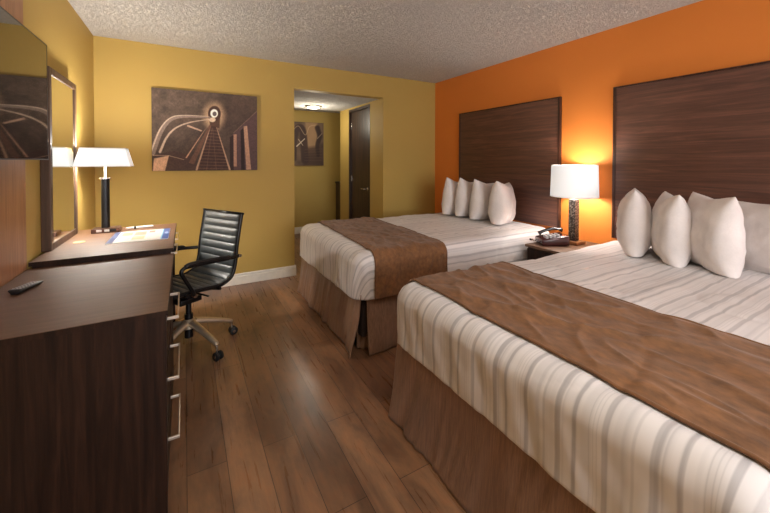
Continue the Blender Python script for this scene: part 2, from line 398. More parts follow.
def make_duvet(bed, label):
    x0, x1, y0, y1 = bed['x0']+RR, bed['x1']-RR, bed['y0']+RR, bed['y1']-RR
    loop = rim_loop(x0, x1, y0, y1); n = len(loop); cx, cy = (x0+x1)/2, (y0+y1)/2
    top, drop = bed['top'], bed['top']-bed['hem']
    amax = RR*PI/2+drop-RR
    vs, uv = [], []
    # the top: shrink towards a central segment
    qs = [0.02+.98*(i/46)**.8 for i in range(47)]
    hx = (x1-x0)/2-(y1-y0)/2
    for q in qs[:-1]:
        for rx, ry, nx, ny in loop:
            sx = cx+max(-hx, min(hx, rx-cx))
            px, py = sx+(rx-sx)*q, cy+(ry-cy)*q
            vs.append(drape(bed, px, py, 0, 0, 0)); uv.append((py, px))
    arcs = [amax*i/34 for i in range(35)]
    for a in arcs:
        for rx, ry, nx, ny in loop:
            hem = 1+.018*N(rx*3+bed['seed'], ry*3, 9)
            vs.append(drape(bed, rx, ry, nx, ny, a*hem)); uv.append((ry+ny*a, rx+nx*a))
    last = len(vs)-n
    for k, (di, dz) in enumerate(((.006, -.006), (.016, -.004), (.022, .006), (.024, .12))):
        for i, (rx, ry, nx, ny) in enumerate(loop):
            p = vs[last+i]; vs.append(p+Vector((-nx*di, -ny*di, dz))); uv.append((ry+ny*(amax+di), rx+nx*(amax+di)))
    rows = len(vs)//n; fs = []
    for j in range(rows-1):
        for i in range(n):
            k = (i+1) % n; fs.append((j*n+i, j*n+k, (j+1)*n+k, (j+1)*n+i))
    fs.append(tuple(range(n))[::-1])
    me = bpy.data.meshes.new('duvet'); me.from_pydata([tuple(v) for v in vs], [], fs)
    lay = me.uv_layers.new(name='UVMap')
    for lp in me.loops: lay.data[lp.index].uv = uv[lp.vertex_index]
    return tag(link('duvet', me, M['duvet'], None, True), label, 'duvet', 'white duvets')
def make_runner(bed, xa, xb, label, skew=0.0, seed=1):
    y0, y1 = bed['y0']+RR, bed['y1']-RR
    drop = bed['top']-bed['hem']-.004; amax = RR*PI/2+drop-RR
    L = (y1-y0)+2*amax
    def f(u, v, off=.010):
        s = v*L-amax
        x = xa+(xb-xa)*u+skew*(v-.5)+.008*N(v*5+seed, u*2, 2)
        wr = .008*(N(x*9+s*2.5+seed, s*2.2-x*1.5, seed)+.6)+.014*ridge(N(x*3.2+s*1.6+seed, s*1.9-x*1.2, seed+3))**2*(.5+N(x*2, s*2, seed))+.008*ridge(N(x*8-s*3+seed, s*3.6+x*2, seed+5))**2
        edge = min(u, 1-u)*14
        off += wr*min(1, edge)
        if s < 0: p = drape(bed, x, y0, 0, -1, -s, off); fl = min(1, -s/.3); p.y -= fl*.010*(1+N(x*16+seed, s*2, 5)); return p
        if s > y1-y0: return drape(bed, x, y1, 0, 1, s-(y1-y0), off)
        return drape(bed, x, y0+s, 0, 0, 0, off)
    o = grid('bed_runner', f, 70, 190, M['runner'], None, None, -.005)
    for u in (0, 1):
        obj('hem_piping', tube(B(), [f(u, j/110) for j in range(111)], .0055, 8), M['runner'], o, smooth=True)
    return tag(o, label, 'bed runner', 'brown bed runners')
def skirt_panel(parent, p0, p1, nrm, ztop, flare, seed, curl=0):
    p0, p1, nrm = Vector(p0), Vector(p1), Vector(nrm); L = (p1-p0).length
    def f(u, v):
        z = ztop*(1-v)+.006*v; k = v**1.2
        w = .022*N(u*L*4+seed, v*1.2, 1)+.018*N(u*L*12+seed+v*1.2, v*.8+u*3, 4)+.007*N(u*L*34+seed+v*2, v*1.5, 6)
        e = flare*k+(w+.008)*(.3+.7*v)+curl*max(0, (u-.82)/.18)**2*k
        p = p0.lerp(p1, u)+nrm*e; p.z = z+(.004*N(u*L*8, seed, 0)*v)
        return p
    return grid('skirt_panel', f, int(L/.011), 26, M['skirt'], parent, None, .003)
def make_bed(bed, label, seed):
    t = thing('bed', label, 'bed', (0, 0, 0))
    bx0, bx1, by0, by1 = bed['x0'], bed['x1'], bed['y0'], bed['y1']; hem = bed['hem']
    obj('mattress', box(B(), bx0+.04, bx1-.03, by0+.04, by1-.04, .43, bed['top']-.02, .05, 4), M['mattress'], t, smooth=True)
    obj('box_spring', box(B(), bx0+.055, bx1-.03, by0+.055, by1-.055, .10, .43, .02), M['boxspring'], t)
    for x in (bx0+.2, bx1-.2):
        for y in (by0+.2, by1-.2): obj('leg', tube(B(), [(x, y, 0), (x, y, .10)], .025, 12), M['plastic'], t)
    zt = hem+.03; i = .035
    skirt_panel(t, (bx0+i, by1-i+.01, 0), (bx0+i, by0+i-.012, 0), (-1, 0, 0), zt, .042, seed, .020)
    skirt_panel(t, (bx0+i+.045, by0+i, 0), (bx1-.05, by0+i, 0), (0, -1, 0), zt, .03, seed+3)
    skirt_panel(t, (bx1-.05, by1-i, 0), (bx0+i+.02, by1-i, 0), (0, 1, 0), zt, .03, seed+7)
    # the pleat inside the corner opening
    skirt_panel(t, (bx0+i+.018, by0+i+.09, 0), (bx0+i+.12, by0+i+.016, 0), (-.5, -.7, 0), zt, .0, seed+9)
    return t
BED1 = dict(x0=.995, x1=3.092, y0=2.105, y1=3.535, top=.685, hem=.385, seed=3.1)
BED2 = dict(x0=.930, x1=3.092, y0=.165, y1=1.575, top=.69, hem=.405, seed=11.7)
make_bed(BED1, 'bed nearer the far mustard wall, with a brown satin skirt open at its corner', 5.0)
make_bed(BED2, 'large bed in the foreground with a brown satin skirt gathered around its base', 15.0)
make_duvet(BED1, 'white striped duvet on the bed nearer the far mustard wall')
make_duvet(BED2, 'white duvet with grey stripes draped over the foreground bed')
make_runner(BED1, 1.165, 1.785, 'brown velvet bed runner hanging over the side of the bed by the far wall', .10, 2)
make_runner(BED2, 1.040, 1.695, 'wide brown velvet runner wrinkled across the foreground bed', 0, 8)

def make_headboard(y0, y1, label):
    t = thing('headboard', label, 'headboard', (XR-.002, (y0+y1)/2, .686), 0, 'walnut headboards on the orange wall'); w = (y1-y0)/2
    obj('panel', box(B(), -.026, 0, -w+.022, w-.022, .0, 1.252-.014, .001), M['head_wood'], t)
    for s in (-1, 1): obj('side_edging', box(B(), -.032, 0, min(s*w, s*(w-.022)), max(s*w, s*(w-.022)), 0, 1.252, .002), M['head_edge'], t)
    obj('top_edging', box(B(), -.032, 0, -w+.022, w-.022, 1.252-.014, 1.252, .002), M['head_edge'], t)
make_headboard(2.078, 3.488, 'tall dark walnut headboard behind the bed nearer the far wall')
make_headboard(.193, 1.603, 'tall dark walnut headboard behind the foreground bed')

def make_pillow(wd, ht, th, seed):
    """upright cushion in its local XZ plane, resting on z = 0"""
    nu, nv = 34, 34; vs = []; fs = []; idx = {}
    def pt(i, j, s):
        u, v = -1+2*i/nu, -1+2*j/nv
        ex = 1-.15*(1-v*v)**1.2*abs(u)**2; ez = 1-.15*(1-abs(u)**1.3)*abs(v)**2
        x = u*wd/2*ex; z = v*ht/2*ez
        prof = max(0, (1-abs(u)**2.6)*(1-abs(v)**2.6))**.52
        low = 1+.22*(-v)*.6
        y = s*th/2*prof*low
        y += s*prof*(.008*N(u*3+seed, v*3, s)+.005*N(u*8+seed+v*2, v*5, s*2)+.003*N(u*15+seed, v*9-u*5, s*3))
        x += .006*N(u*2+seed, v*2, 5); z += .004*N(u*3, v*2+seed, 8)
        # radiating creases from the corners
        cr = abs(abs(u)-abs(v)); y += -s*prof*.004*math.exp(-(cr*9)**2)*min(1, abs(u)*1.4)
        return Vector((x, y, z))
    for s in (1, -1):
        for j in range(nv+1):
            for i in range(nu+1):
                edge = i in (0, nu) or j in (0, nv)
                if edge and s == -1: idx[(i, j, s)] = idx[(i, j, 1)]; continue
                idx[(i, j, s)] = len(vs); vs.append(pt(i, j, s))
    for s in (1, -1):
        for j in range(nv):
            for i in range(nu):
                q = (idx[(i, j, s)], idx[(i+1, j, s)], idx[(i+1, j+1, s)], idx[(i, j+1, s)])
                fs.append(q if s == -1 else q[::-1])
    lo = -ht/2+.030
    for v in vs:
        if v.z < lo+.02:
            k = min(1, (lo+.02-v.z)/.05); v.z = max(v.z, lo+.004*(1-k)); v.z = lo+(v.z-lo)*.4 if v.z < lo+.02 else v.z
        v.z -= lo
    me = bpy.data.meshes.new('pillow'); me.from_pydata([tuple(v) for v in vs], [], fs); me.materials.append(M['pillow'])
    for p in me.polygons: p.use_smooth = True
    return me
def pillow(x, y, z, yaw, lean, label, seed, wd=.42, ht=.50, th=.235, roll=0):
    o = bpy.data.objects.new('pillow', make_pillow(wd, ht, th, seed)); C.objects.link(o)
    md = o.modifiers.new('sub', 'SUBSURF'); md.levels = 1; md.render_levels = 1
    o.location = (x, y, z); o.rotation_euler = (math.radians(roll), math.radians(lean), math.radians(yaw))
    return tag(o, label, 'pillow', 'white pillows standing on the beds')
def ztop(bed, x, y):
    return max(drape(bed, x+dx, y+dy, 0, 0, 0).z for dx in (-.1, 0, .1) for dy in (-.05, 0, .05))-.003
for bed, x, y, yaw, lean, label, wd, ht, th in (
    (BED1, 2.775, 3.235, 20, 9, 'white pillow nearest the mustard wall, first of the four on the far bed', .42, .465, .20),
    (BED1, 2.80, 3.035, 19, 9, 'second white pillow from the mustard wall on the far bed', .42, .465, .20),
    (BED1, 2.82, 2.80, 10, 8, 'third white pillow from the mustard wall on the far bed', .42, .465, .20),
    (BED1, 2.83, 2.535, 24, 5, 'white pillow nearest the bedside lamp on the far bed, showing two peaks', .42, .465, .235),
    (BED2, 2.745, 1.27, 25, 1, 'narrow white pillow nearest the bedside lamp on the foreground bed', .42, .475, .205),
    (BED2, 2.72, 1.045, 31, 1, 'second white pillow from the bedside lamp on the foreground bed', .42, .47, .205),
    (BED2, 2.71, .84, 42, 1, 'white pillow with two peaked corners, third from the lamp on the foreground bed', .45, .475, .215),
    (BED2, 2.88, .57, 72, 6, 'white pillow cut off by the right edge of the photo', .50, .455, .21)):
    pillow(x, y, ztop(bed, x, y), yaw, lean, label, round(x*7+y*13, 2), wd, ht, th)

# ------------------------------------------------------------------ nightstand group
NY = 1.835
t = thing('nightstand', 'dark walnut nightstand with a drawer standing between the two beds', 'nightstand', (2.84, NY, 0))
obj('body', box(B(), -.26, .284, -.185, .185, .02, .585, .003), M['desk_wood'], t)
obj('top', box(B(), -.285, .284, -.197, .197, .586, .608, .003), M['desk_top'], t)
obj('plinth', box(B(), -.24, .27, -.17, .17, 0, .02), M['desk_wood'], t)
for z0, z1 in ((.40, .575), (.215, .392), (.03, .207)):
    dr = obj('drawer', box(B(), -.276, -.26, -.180, .180, z0, z1, .002), M['desk_wood'], t)
    zc = (z0+z1)/2
    b = B(); tube(b, [(-.276, .0, zc), (-.290, .0, zc)], .006, 12); tube(b, [(-.290, 0, zc), (-.294, 0, zc), (-.303, 0, zc)], [.010, .014, .013], 16)
    obj('knob', b, M['pull'], dr, auto=True)
NZ = .608
t = thing('table_lamp', 'bedside lamp with a lit white drum shade and hammered grey column on the nightstand', 'lamp', (2.937, 1.833, NZ))
obj('base', box(B(), -.068, .068, -.068, .068, 0, .028, .003), M['lamp_wood'], t)
obj('column', box(B(), -.030, .030, -.030, .030, .028, .385, .003), M['stone'], t)
obj('stem', tube(B(), [(0, 0, .385), (0, 0, .47)], .006, 10), M['paper'], t, auto=True)
R0, R1 = .188, .180
b = B(); lathe(b, [(R0, .408), (R1, .680), (R1-.003, .680), (R0-.003, .408)], 64, close=False)
bmesh.ops.contextual_create  # (ring closed below)
vs = list(b.verts)
for k in range(64): b.faces.new((vs[192+k], vs[192+(k+1) % 64], vs[(k+1) % 64], vs[k]))
sh = obj('lamp_shade', b, M['shade2'], t, auto=True)
b = B(); lathe(b, [(R0+.0012, .407), (R0+.0012, .413), (R0-.004, .413), (R0-.004, .407)], 64, close=False); obj('shade_rim', b, M['paper'], sh)
b = B(); lathe(b, [(R1+.0012, .676), (R1+.0012, .682), (R1-.004, .682), (R1-.004, .676)], 64, close=False); obj('shade_rim', b, M['paper'], sh)
b = B()
for k in range(3): a = 2*PI*k/3; tube(b, [(0, 0, .47), (R0*.985*math.cos(a), R0*.985*math.sin(a), .47)], .002, 6)
obj('shade_spider', b, M['paper'], t)

t = thing('telephone', 'burgundy and black desk telephone with its handset resting on top, on the nightstand', 'telephone', (2.755, 1.915, NZ), math.radians(-34))
b = B(); box(b, -.105, .105, -.085, .085, 0, .045, .012, 3)
for v in b.verts:
    if v.co.z > .02: v.co.z += .035*(v.co.x+.105)/.21
obj('base', b, M['phone'], t, auto=True)
b = B()
for i in range(4):
    for j in range(3): box(b, -.065+i*.028, -.047+i*.028, -.062+j*.026, -.044+j*.026, .045, .0695+i*.0045, .002)
obj('keypad', b, M['silver_plastic'], t)
b = B(); tube(b, bez([(-.085, .045, .070), (-.05, .047, .088), (.03, .047, .108), (.095, .045, .100)], 6), [.022]+[.019]*2+[.014]*13+[.018]*2+[.022], 12, sy=.8)
obj('handset', b, M['phone_dark'], t, smooth=True)
b = B(); pts = []
for k in range(90):
    a = k*.9; u = k/89; c = Vector((-.105-.06*math.sin(u*PI), .05-.07*u, .018+.012*math.sin(u*PI))); pts.append(c+Vector((.0, .006*math.cos(a), .006*math.sin(a))))
obj('coiled_cord', tube(b, pts, .0022, 6), M['phone_dark'], t, smooth=True); t.scale = (1.08, 1.08, 1.15)
o = obj('notepad', box(B(), -.075, .075, -.05, .05, 0, .006, .001), M['paper'], None)
tag(o, 'white notepad on the nightstand behind the telephone', 'notepad', None, (3.005, 1.955, NZ), 1.4)

# ------------------------------------------------------------------ pictures (canvas prints drawn in code)
def painter(pw, ph, nu, nv, fn, name, mat, parent, loc_y=0, flat='Y'):
    us, vv = np.meshgrid(np.linspace(0, 1, nu+1), np.linspace(0, 1, nv+1)); col = fn(us, vv)
    vs = []
    for j in range(nv+1):
        for i in range(nu+1):
            u, v = i/nu, j/nv
            vs.append(((u-.5)*pw, loc_y, (.5-v)*ph) if flat == 'Y' else ((u-.5)*pw, (.5-v)*ph, loc_y))
    fs = [(j*(nu+1)+i, (j+1)*(nu+1)+i, (j+1)*(nu+1)+i+1, j*(nu+1)+i+1) for j in range(nv) for i in range(nu)]
    me = bpy.data.meshes.new(name); me.from_pydata(vs, [], fs)
    a = me.color_attributes.new('Col', 'FLOAT_COLOR', 'POINT')
    c = np.clip(col/255., 0, 1); c = np.where(c <= .04045, c/12.92, ((c+.055)/1.055)**2.4)
    full = np.ones((nv+1, nu+1, 4)); full[..., :3] = c
    a.data.foreach_set('color', full.reshape(-1).astype(np.float32)); me.materials.append(mat)
    o = bpy.data.objects.new(name, me); C.objects.link(o); o.parent = parent; return o
def sm(d, w): return np.clip(.5-d/w, 0, 1)
def segd(x, y, ax, ay, bx, by):
    t = np.clip(((x-ax)*(bx-ax)+(y-ay)*(by-ay))/((bx-ax)**2+(by-ay)**2), 0, 1)
    return np.hypot(x-ax-t*(bx-ax), y-ay-t*(by-ay)), t
def put(c, m, col): m = m[..., None]; return c*(1-m)+np.array(col, float)*m
def stroke(c, x, y, pts, w0, w1, col, al=1., soft=2.5):
    n = len(pts)-1; best = np.zeros_like(x)
    for k in range(n):
        d, t = segd(x, y, *pts[k], *pts[k+1]); w = (w0+(w1-w0)*(k+t)/n)/2
        best = np.maximum(best, sm(d-w, soft))
    return put(c, best*al, col)
def poly(c, x, y, pts, col, al=1., soft=2.):
    ins = np.ones_like(x)*1e9; n = len(pts)
    s = sum(pts[i][0]*pts[(i+1) % n][1]-pts[(i+1) % n][0]*pts[i][1] for i in range(n)); s = 1 if s > 0 else -1
    for i in range(n):
        ax, ay = pts[i]; bx, by = pts[(i+1) % n]; L = math.hypot(bx-ax, by-ay)
        ins = np.minimum(ins, s*((bx-ax)*(y-ay)-(by-ay)*(x-ax))/L)
    return put(c, sm(-ins, soft)*al, col)
def vnoise(x, y, seed, sc):
    rng = np.random.RandomState(seed); G = rng.rand(64, 64); X, Y = x/sc, y/sc
    xi, yi = np.floor(X).astype(int), np.floor(Y).astype(int); fx, fy = X-xi, Y-yi; fx = fx*fx*(3-2*fx); fy = fy*fy*(3-2*fy)
    g = lambda a, b: G[a % 64, b % 64]
    return (g(xi, yi)*(1-fx)+g(xi+1, yi)*fx)*(1-fy)+(g(xi, yi+1)*(1-fx)+g(xi+1, yi+1)*fx)*fy
def cr2(pts, n=6): return [(p.x, p.y) for p in bez([(a, b, 0) for a, b in pts], n)]
def staircase(u, v):
    uu = u*3.83/(3.35+.48*u); x = 50+448*uu; top = 75+43*uu; y = top+(431-top)*v
    nz = vnoise(x, y, 3, 34)*.6+vnoise(x, y, 4, 9)*.4
    c = np.ones(x.shape+(3,))*np.array([82, 69, 62.])
    c = c*(.78+.42*nz)[..., None]
    c = put(c, np.clip((y-150)/500, 0, .35), (58, 44, 40))
    c = put(c, sm(np.hypot((x-430)/130, (y-200)/90)-1, .8)*.4, (64, 48, 44))
    # right panelled side
    c = poly(c, x, y, [(500, 180), (388, 285), (388, 440), (500, 440)], (84, 64, 66), .85, 3)
    c = stroke(c, x, y, [(500, 178), (398, 272)], 4, 3, (140, 112, 100), .5)
    c = poly(c, x, y, [(382, 290), (398, 280), (398, 440), (382, 440)], (48, 34, 32), .9)
    c = poly(c, x, y, [(398, 278), (411, 278), (411, 416), (398, 416)], (160, 122, 104), .9)
    c = poly(c, x, y, [(428, 262), (441, 250), (446, 440), (430, 440)], (44, 31, 30), .9)
    c = poly(c, x, y, [(441, 245), (456, 242), (472, 430), (452, 430)], (164, 128, 108), .9)
    # glowing arch
    g = np.hypot((x-315)/48, (y-200)/62); c = put(c, np.clip(1.25-g, 0, 1)**1.1*.95, (214, 176, 142))
    c = put(c, sm(np.hypot((x-317)/27, (y-190)/34)-1, .15), (62, 44, 38))
    c = poly(c, x, y, [(292, 195), (342, 195), (338, 250), (300, 250)], (70, 50, 42), .9, 4)
    c = put(c, sm(np.hypot((x-316)/16, (y-188)/18)-1, .2), (232, 220, 208))
    c = put(c, sm(np.hypot((x-318)/9, (y-190)/10)-1, .25), (92, 80, 80))
    c = put(c, sm(np.hypot((x-308)/14, (y-215)/10)-1, .3)*.8, (206, 184, 164))
    # descending steps
    c = poly(c, x, y, [(300, 240), (328, 246), (384, 432), (236, 432)], (66, 47, 42), .95)
    for k in range(13):
        yy = 262+k*13.5; h = (yy-240)/192
        c = stroke(c, x, y, [(300-60*h, yy-3), (330+52*h, yy+2)], 1.4, 1.8, (124, 96, 82), .75)
    for k in (.3, .6): c = stroke(c, x, y, [(303+10*k, 250), (240+140*k, 432)], 1.5, 2.5, (116, 88, 76), .6)
    c = stroke(c, x, y, [(300, 244), (238, 432)], 3, 9, (176, 144, 124), .8)
    c = stroke(c, x, y, [(326, 248), (382, 432)], 2, 8, (182, 148, 126), .8)
    # sloping flights on the left
    c = poly(c, x, y, [(60, 365), (150, 345), (238, 380), (236, 434), (50, 434)], (70, 52, 48), .8, 4)
    c = poly(c, x, y, [(272, 262), (300, 222), (198, 378), (178, 372)], (172, 134, 114), .95)
    c = poly(c, x, y, [(296, 236), (304, 240), (228, 405), (206, 398)], (96, 70, 60), .95)
    c = stroke(c, x, y, [(204, 240), (262, 262)], 8, 6, (168, 138, 122), .95)
    c = stroke(c, x, y, [(272, 250), (206, 345)], 2, 2, (60, 44, 40), .8)
    # curved handrails
    R1_ = cr2([(52, 352), (88, 262), (132, 212), (190, 200), (300, 206)])
    c = stroke(c, x, y, R1_, 26, 6, (120, 104, 98), .95); c = stroke(c, x, y, [(a-5, b_-5) for a, b_ in R1_], 7, 2, (184, 164, 150), .8)
    R2_ = cr2([(84, 350), (112, 290), (150, 250), (210, 226), (300, 212)])
    c = stroke(c, x, y, R2_, 11, 3, (176, 154, 140), .85)
    # pale landing at bottom left
    c = poly(c, x, y, [(58, 378), (122, 366), (104, 434), (52, 434)], (186, 150, 128), .9, 4)
    c = stroke(c, x, y, [(54, 364), (120, 366), (186, 384)], 3, 2, (200, 172, 150), .6)
    c = c*(.92+.16*vnoise(x, y, 9, 4))[..., None]
    return np.clip((c-72)*1.35+78, 20, 250)*np.array([.98, 1.0, .97])
def hallprint(u, v):
    x, y = u*300, v*250; nz = vnoise(x, y, 13, 26)
    c = np.ones(x.shape+(3,))*np.array([92, 72, 60.])*(.8+.4*nz)[..., None]
    c = poly(c, x, y, [(190, 0), (262, 0), (258, 175), (190, 175)], (158, 122, 92), .8, 14)
    c = poly(c, x, y, [(180, 150), (300, 130), (300, 250), (180, 250)], (62, 44, 38), .8, 22)
    c = stroke(c, x, y, cr2([(120, 210), (128, 90), (150, 34), (176, 60), (188, 220)]), 34, 44, (56, 40, 38), .9, 8)
    c = stroke(c, x, y, cr2([(112, 60), (150, 24), (190, 74), (214, 26), (250, 14)]), 3, 3, (190, 160, 132), .7)
    c = stroke(c, x, y, [(140, 140), (186, 96)], 6, 4, (206, 190, 176), .9)
    c = stroke(c, x, y, [(150, 100), (176, 134)], 4, 3, (186, 164, 146), .9)
    c = stroke(c, x, y, cr2([(262, 30), (276, 80), (262, 130), (266, 190)]), 30, 22, (52, 38, 36), .9, 8)
    c = stroke(c, x, y, [(262, 92), (290, 62)], 4, 3, (180, 152, 130), .7)
    for k in range(5): c = stroke(c, x, y, [(186, 160+k*15), (290, 152+k*17)], 1.5, 1.5, (104, 82, 70), .6)
    for k in range(5): c = stroke(c, x, y, [(30+k*8, 250), (90, 60)], 4, 2, (140, 112, 96), .6)
    return np.clip((c-60)*1.2+76, 22, 250)*np.array([.98, 1.0, .95])
def make_canvas(cx, y, cz, wd, ht, fn, label, nu, nv):
    t = thing('canvas_picture', label, 'picture', (cx, y, cz), 0, 'brown toned canvas pictures')
    obj('canvas', box(B(), -wd/2, wd/2, -.033, 0, -ht/2, ht/2, .003), M['canvas_side'], t)
    painter(wd-.003, ht-.003, nu, nv, fn, 'printed_image', M['print'], t, -.0337)
make_canvas(.208, YB, 1.622, .955, .795, staircase, 'large brown toned canvas photo of a staircase on the far mustard wall', 330, 270)
make_canvas(1.79, YE, 1.635, .955, .795, hallprint, 'canvas picture with an arch on the wall inside the hallway', 200, 160)

# ------------------------------------------------------------------ dresser, wall panel, television
DH = .78; DX1 = -.062
t = thing('dresser', 'dark walnut dresser with metal pulls in the left foreground', 'dresser', (XL, 1.95, 0)); L2 = .452
DD = DX1-XL
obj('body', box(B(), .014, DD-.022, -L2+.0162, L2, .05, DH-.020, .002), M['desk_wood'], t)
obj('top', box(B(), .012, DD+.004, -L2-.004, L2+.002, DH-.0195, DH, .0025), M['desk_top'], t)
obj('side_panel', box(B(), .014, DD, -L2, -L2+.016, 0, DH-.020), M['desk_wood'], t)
b = B(); box(b, .012, DD+.0045, -L2-.0052, -L2-.004, DH-.0195, DH-.001); box(b, DD+.004, DD+.0052, -L2-.004, L2+.002, DH-.0195, DH-.001)
obj('edge_banding', b, M['desk_wood'], t)
obj('plinth', box(B(), .03, DD-.06, -L2+.0165, L2-.02, 0, .05), M['desk_wood'], t)
def pull(y0, y1, z, x, out, parent, r=.0042):
    b = B(); box(b, x+out-.006, x+out, y0, y1, z-.006, z+.006, .0015)
    for y in (y0, y1-.009): box(b, x, x+out-.005, y, y+.009, z-.006, z+.006, .0015)
    return obj('pull_handle', b, M['pull'], parent)
for z in (.645, .402, .160):
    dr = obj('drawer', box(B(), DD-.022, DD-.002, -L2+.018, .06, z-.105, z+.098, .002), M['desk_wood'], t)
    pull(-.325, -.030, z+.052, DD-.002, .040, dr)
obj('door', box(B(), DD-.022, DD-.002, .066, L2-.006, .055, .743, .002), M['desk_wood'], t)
o = obj('wall_panel', box(B(), 0, .013, -1.6, .0, 0, 1.52, .002), M['panel_wood'], None)
tag(o, 'tall reddish wooden panel on the left wall behind the television', 'wall panel', None, (XL, 2.405, DH))

t = thing('television', 'black flat television on the left wall reflecting the far wall', 'television', (-.56, 1.745, 1.326))
obj('housing', box(B(), -.045, 0, -.485, .485, 0, .540, .004), M['plastic'], t)
obj('screen', box(B(), .0, .0012, -.4808, .4808, .0052, .5358), M['screen'], t)
b = B(); box(b, 0, .0018, -.485, -.481, 0, .540); box(b, 0, .0018, .481, .485, 0, .540); box(b, 0, .0018, -.481, .481, 0, .005); box(b, 0, .0018, -.481, .481, .536, .540)
obj('bezel', b, M['plastic'], t)
b = B(); box(b, -.127, -.117, -.15, .15, .12, .42); box(b, -.117, -.045, -.03, .03, .2, .34)
obj('wall_bracket', b, M['black_metal'], t)

# remote
t = thing('remote_control', 'black remote control lying on the dresser top', 'remote control', (-.582, 2.025, DH), math.radians(-16)); t.scale = (1.0, .78, 1.0)
b = B(); box(b, -.024, .024, -.085, .085, 0, .022, .007, 3)
for v in b.verts:
    if v.co.z < .012: v.co.x *= .62
    v.co.z *= 1-.45*(v.co.y+.085)/.17*.6
obj('body', b, M['plastic'], t, auto=True)
b = B()
for i in range(3):
    for j in range(7): box(b, -.016+i*.0115, -.008+i*.0115, -.07+j*.02, -.061+j*.02, .006, .0232*(1-.27*(.015+j*.02)/.17), .0008)
obj('buttons', b, M['silver_plastic'], t)

# ------------------------------------------------------------------ desk
KH = .81
t = thing('desk', 'walnut writing desk against the left wall under the mirror', 'desk', (XL, 2.885, 0)); K2 = .475
obj('top', box(B(), .017, DD, -K2, K2, KH-.021, KH, .0025), M['desk_top'], t)
b = B(); box(b, .017, DD+.0005, -K2-.0012, -K2, KH-.021, KH-.001); box(b, DD, DD+.0012, -K2, K2, KH-.021, KH-.001)
obj('edge_banding', b, M['desk_wood'], t)
for s in (-1, 1): obj('side_panel', box(B(), .03, DD-.012, min(s*K2, s*(K2-.03)), max(s*K2, s*(K2-.03)), 0, KH-.021, .002), M['desk_wood'], t)
obj('apron', box(B(), .05, DD-.05, -K2+.03, K2-.03, KH-.13, KH-.022, .002), M['desk_wood'], t)
for y0, y1 in ((-.44, -.003), (.003, .44)):
    dr = obj('drawer', box(B(), DD-.05, DD-.018, y0, y1, KH-.128, KH-.026, .002), M['desk_wood'], t)
    pull((y0+y1)/2-.13, (y0+y1)/2+.13, KH-.06, DD-.018, .036, dr)
obj('back_panel', box(B(), .03, .045, -K2+.03, K2-.03, .30, KH-.031), M['desk_wood'], t)

t = thing('wall_mirror', 'tall rectangular mirror in a wooden frame resting above the desk', 'mirror', (XL, 2.937, KH))
my0, my1, mz = -.287, .287, 1.045; fw = .042
for a, b2 in ((my0, my0+fw), (my1-fw, my1)): obj('frame_stile', box(B(), 0, .045, a, b2, 0, mz, .004), M['frame_wood'], t)
obj('frame_rail', box(B(), 0, .045, my0+fw, my1-fw, 0, fw, .004), M['frame_wood'], t); obj('frame_rail', box(B(), 0, .045, my0+fw, my1-fw, mz-fw, mz, .004), M['frame_wood'], t)
obj('mirror_glass', box(B(), .004, .038, my0+fw, my1-fw, fw, mz-fw), M['mirror'], t)

t = thing('desk_lamp', 'desk lamp with a wide lit white shade and slim black column beside the mirror', 'lamp', (-.498, 3.20, KH))
obj('base', box(B(), -.075, .085, -.055, .055, 0, .030, .004), M['bronze'], t)
b = B()
for x in (-.045, .0): box(b, x, x+.03, -.0575, -.0545, .008, .024, .001)
obj('outlet', b, M['paper'], t)
b = B(); box(b, .028, .068, -.0575, -.0545, .007, .025, .001); obj('switch_plate', b, M['plastic'], t)
obj('column', tube(B(), [(0, 0, .030), (0, 0, .382)], .0255, 28), M['black_metal'], t, auto=True)
obj('collar', tube(B(), [(0, 0, .382), (0, 0, .389)], .036, 28), M['chrome'], t, auto=True)
obj('stem', tube(B(), [(0, 0, .389), (0, 0, .53)], .0062, 12), M['paper'], t, auto=True)
b = B(); z0, z1 = .474, .600; o_ = [(.159, .105, z0), (.128, .080, z1)]; rings = []
for (hx, hy, z), ins in ((o_[0], 0), (o_[1], 0), (o_[1], .003), (o_[0], .003)):
    rings.append([b.verts.new((sx*(hx-ins), sy*(hy-ins), z)) for sx, sy in ((-1, -1), (1, -1), (1, 1), (-1, 1))])
for k in range(4):
    r, q = rings[k], rings[(k+1) % 4]
    for i in range(4): b.faces.new((r[i], r[(i+1) % 4], q[(i+1) % 4], q[i]))
sh = obj('lamp_shade', b, M['shade'], t)
for (hx, hy, z) in o_:
    b = B(); h = .004
    box(b, -hx-.001, hx+.001, -hy-.001, -hy+.003, z-h, z+h); box(b, -hx-.001, hx+.001, hy-.003, hy+.001, z-h, z+h)
    box(b, -hx-.001, -hx+.003, -hy+.003, hy-.003, z-h, z+h); box(b, hx-.003, hx+.001, -hy+.003, hy-.003, z-h, z+h)
    obj('shade_rim', b, M['paper'], sh)
b = B(); tube(b, [(-.143, 0, .525), (.143, 0, .525)], .002, 6); obj('shade_spider', b, M['paper'], t)

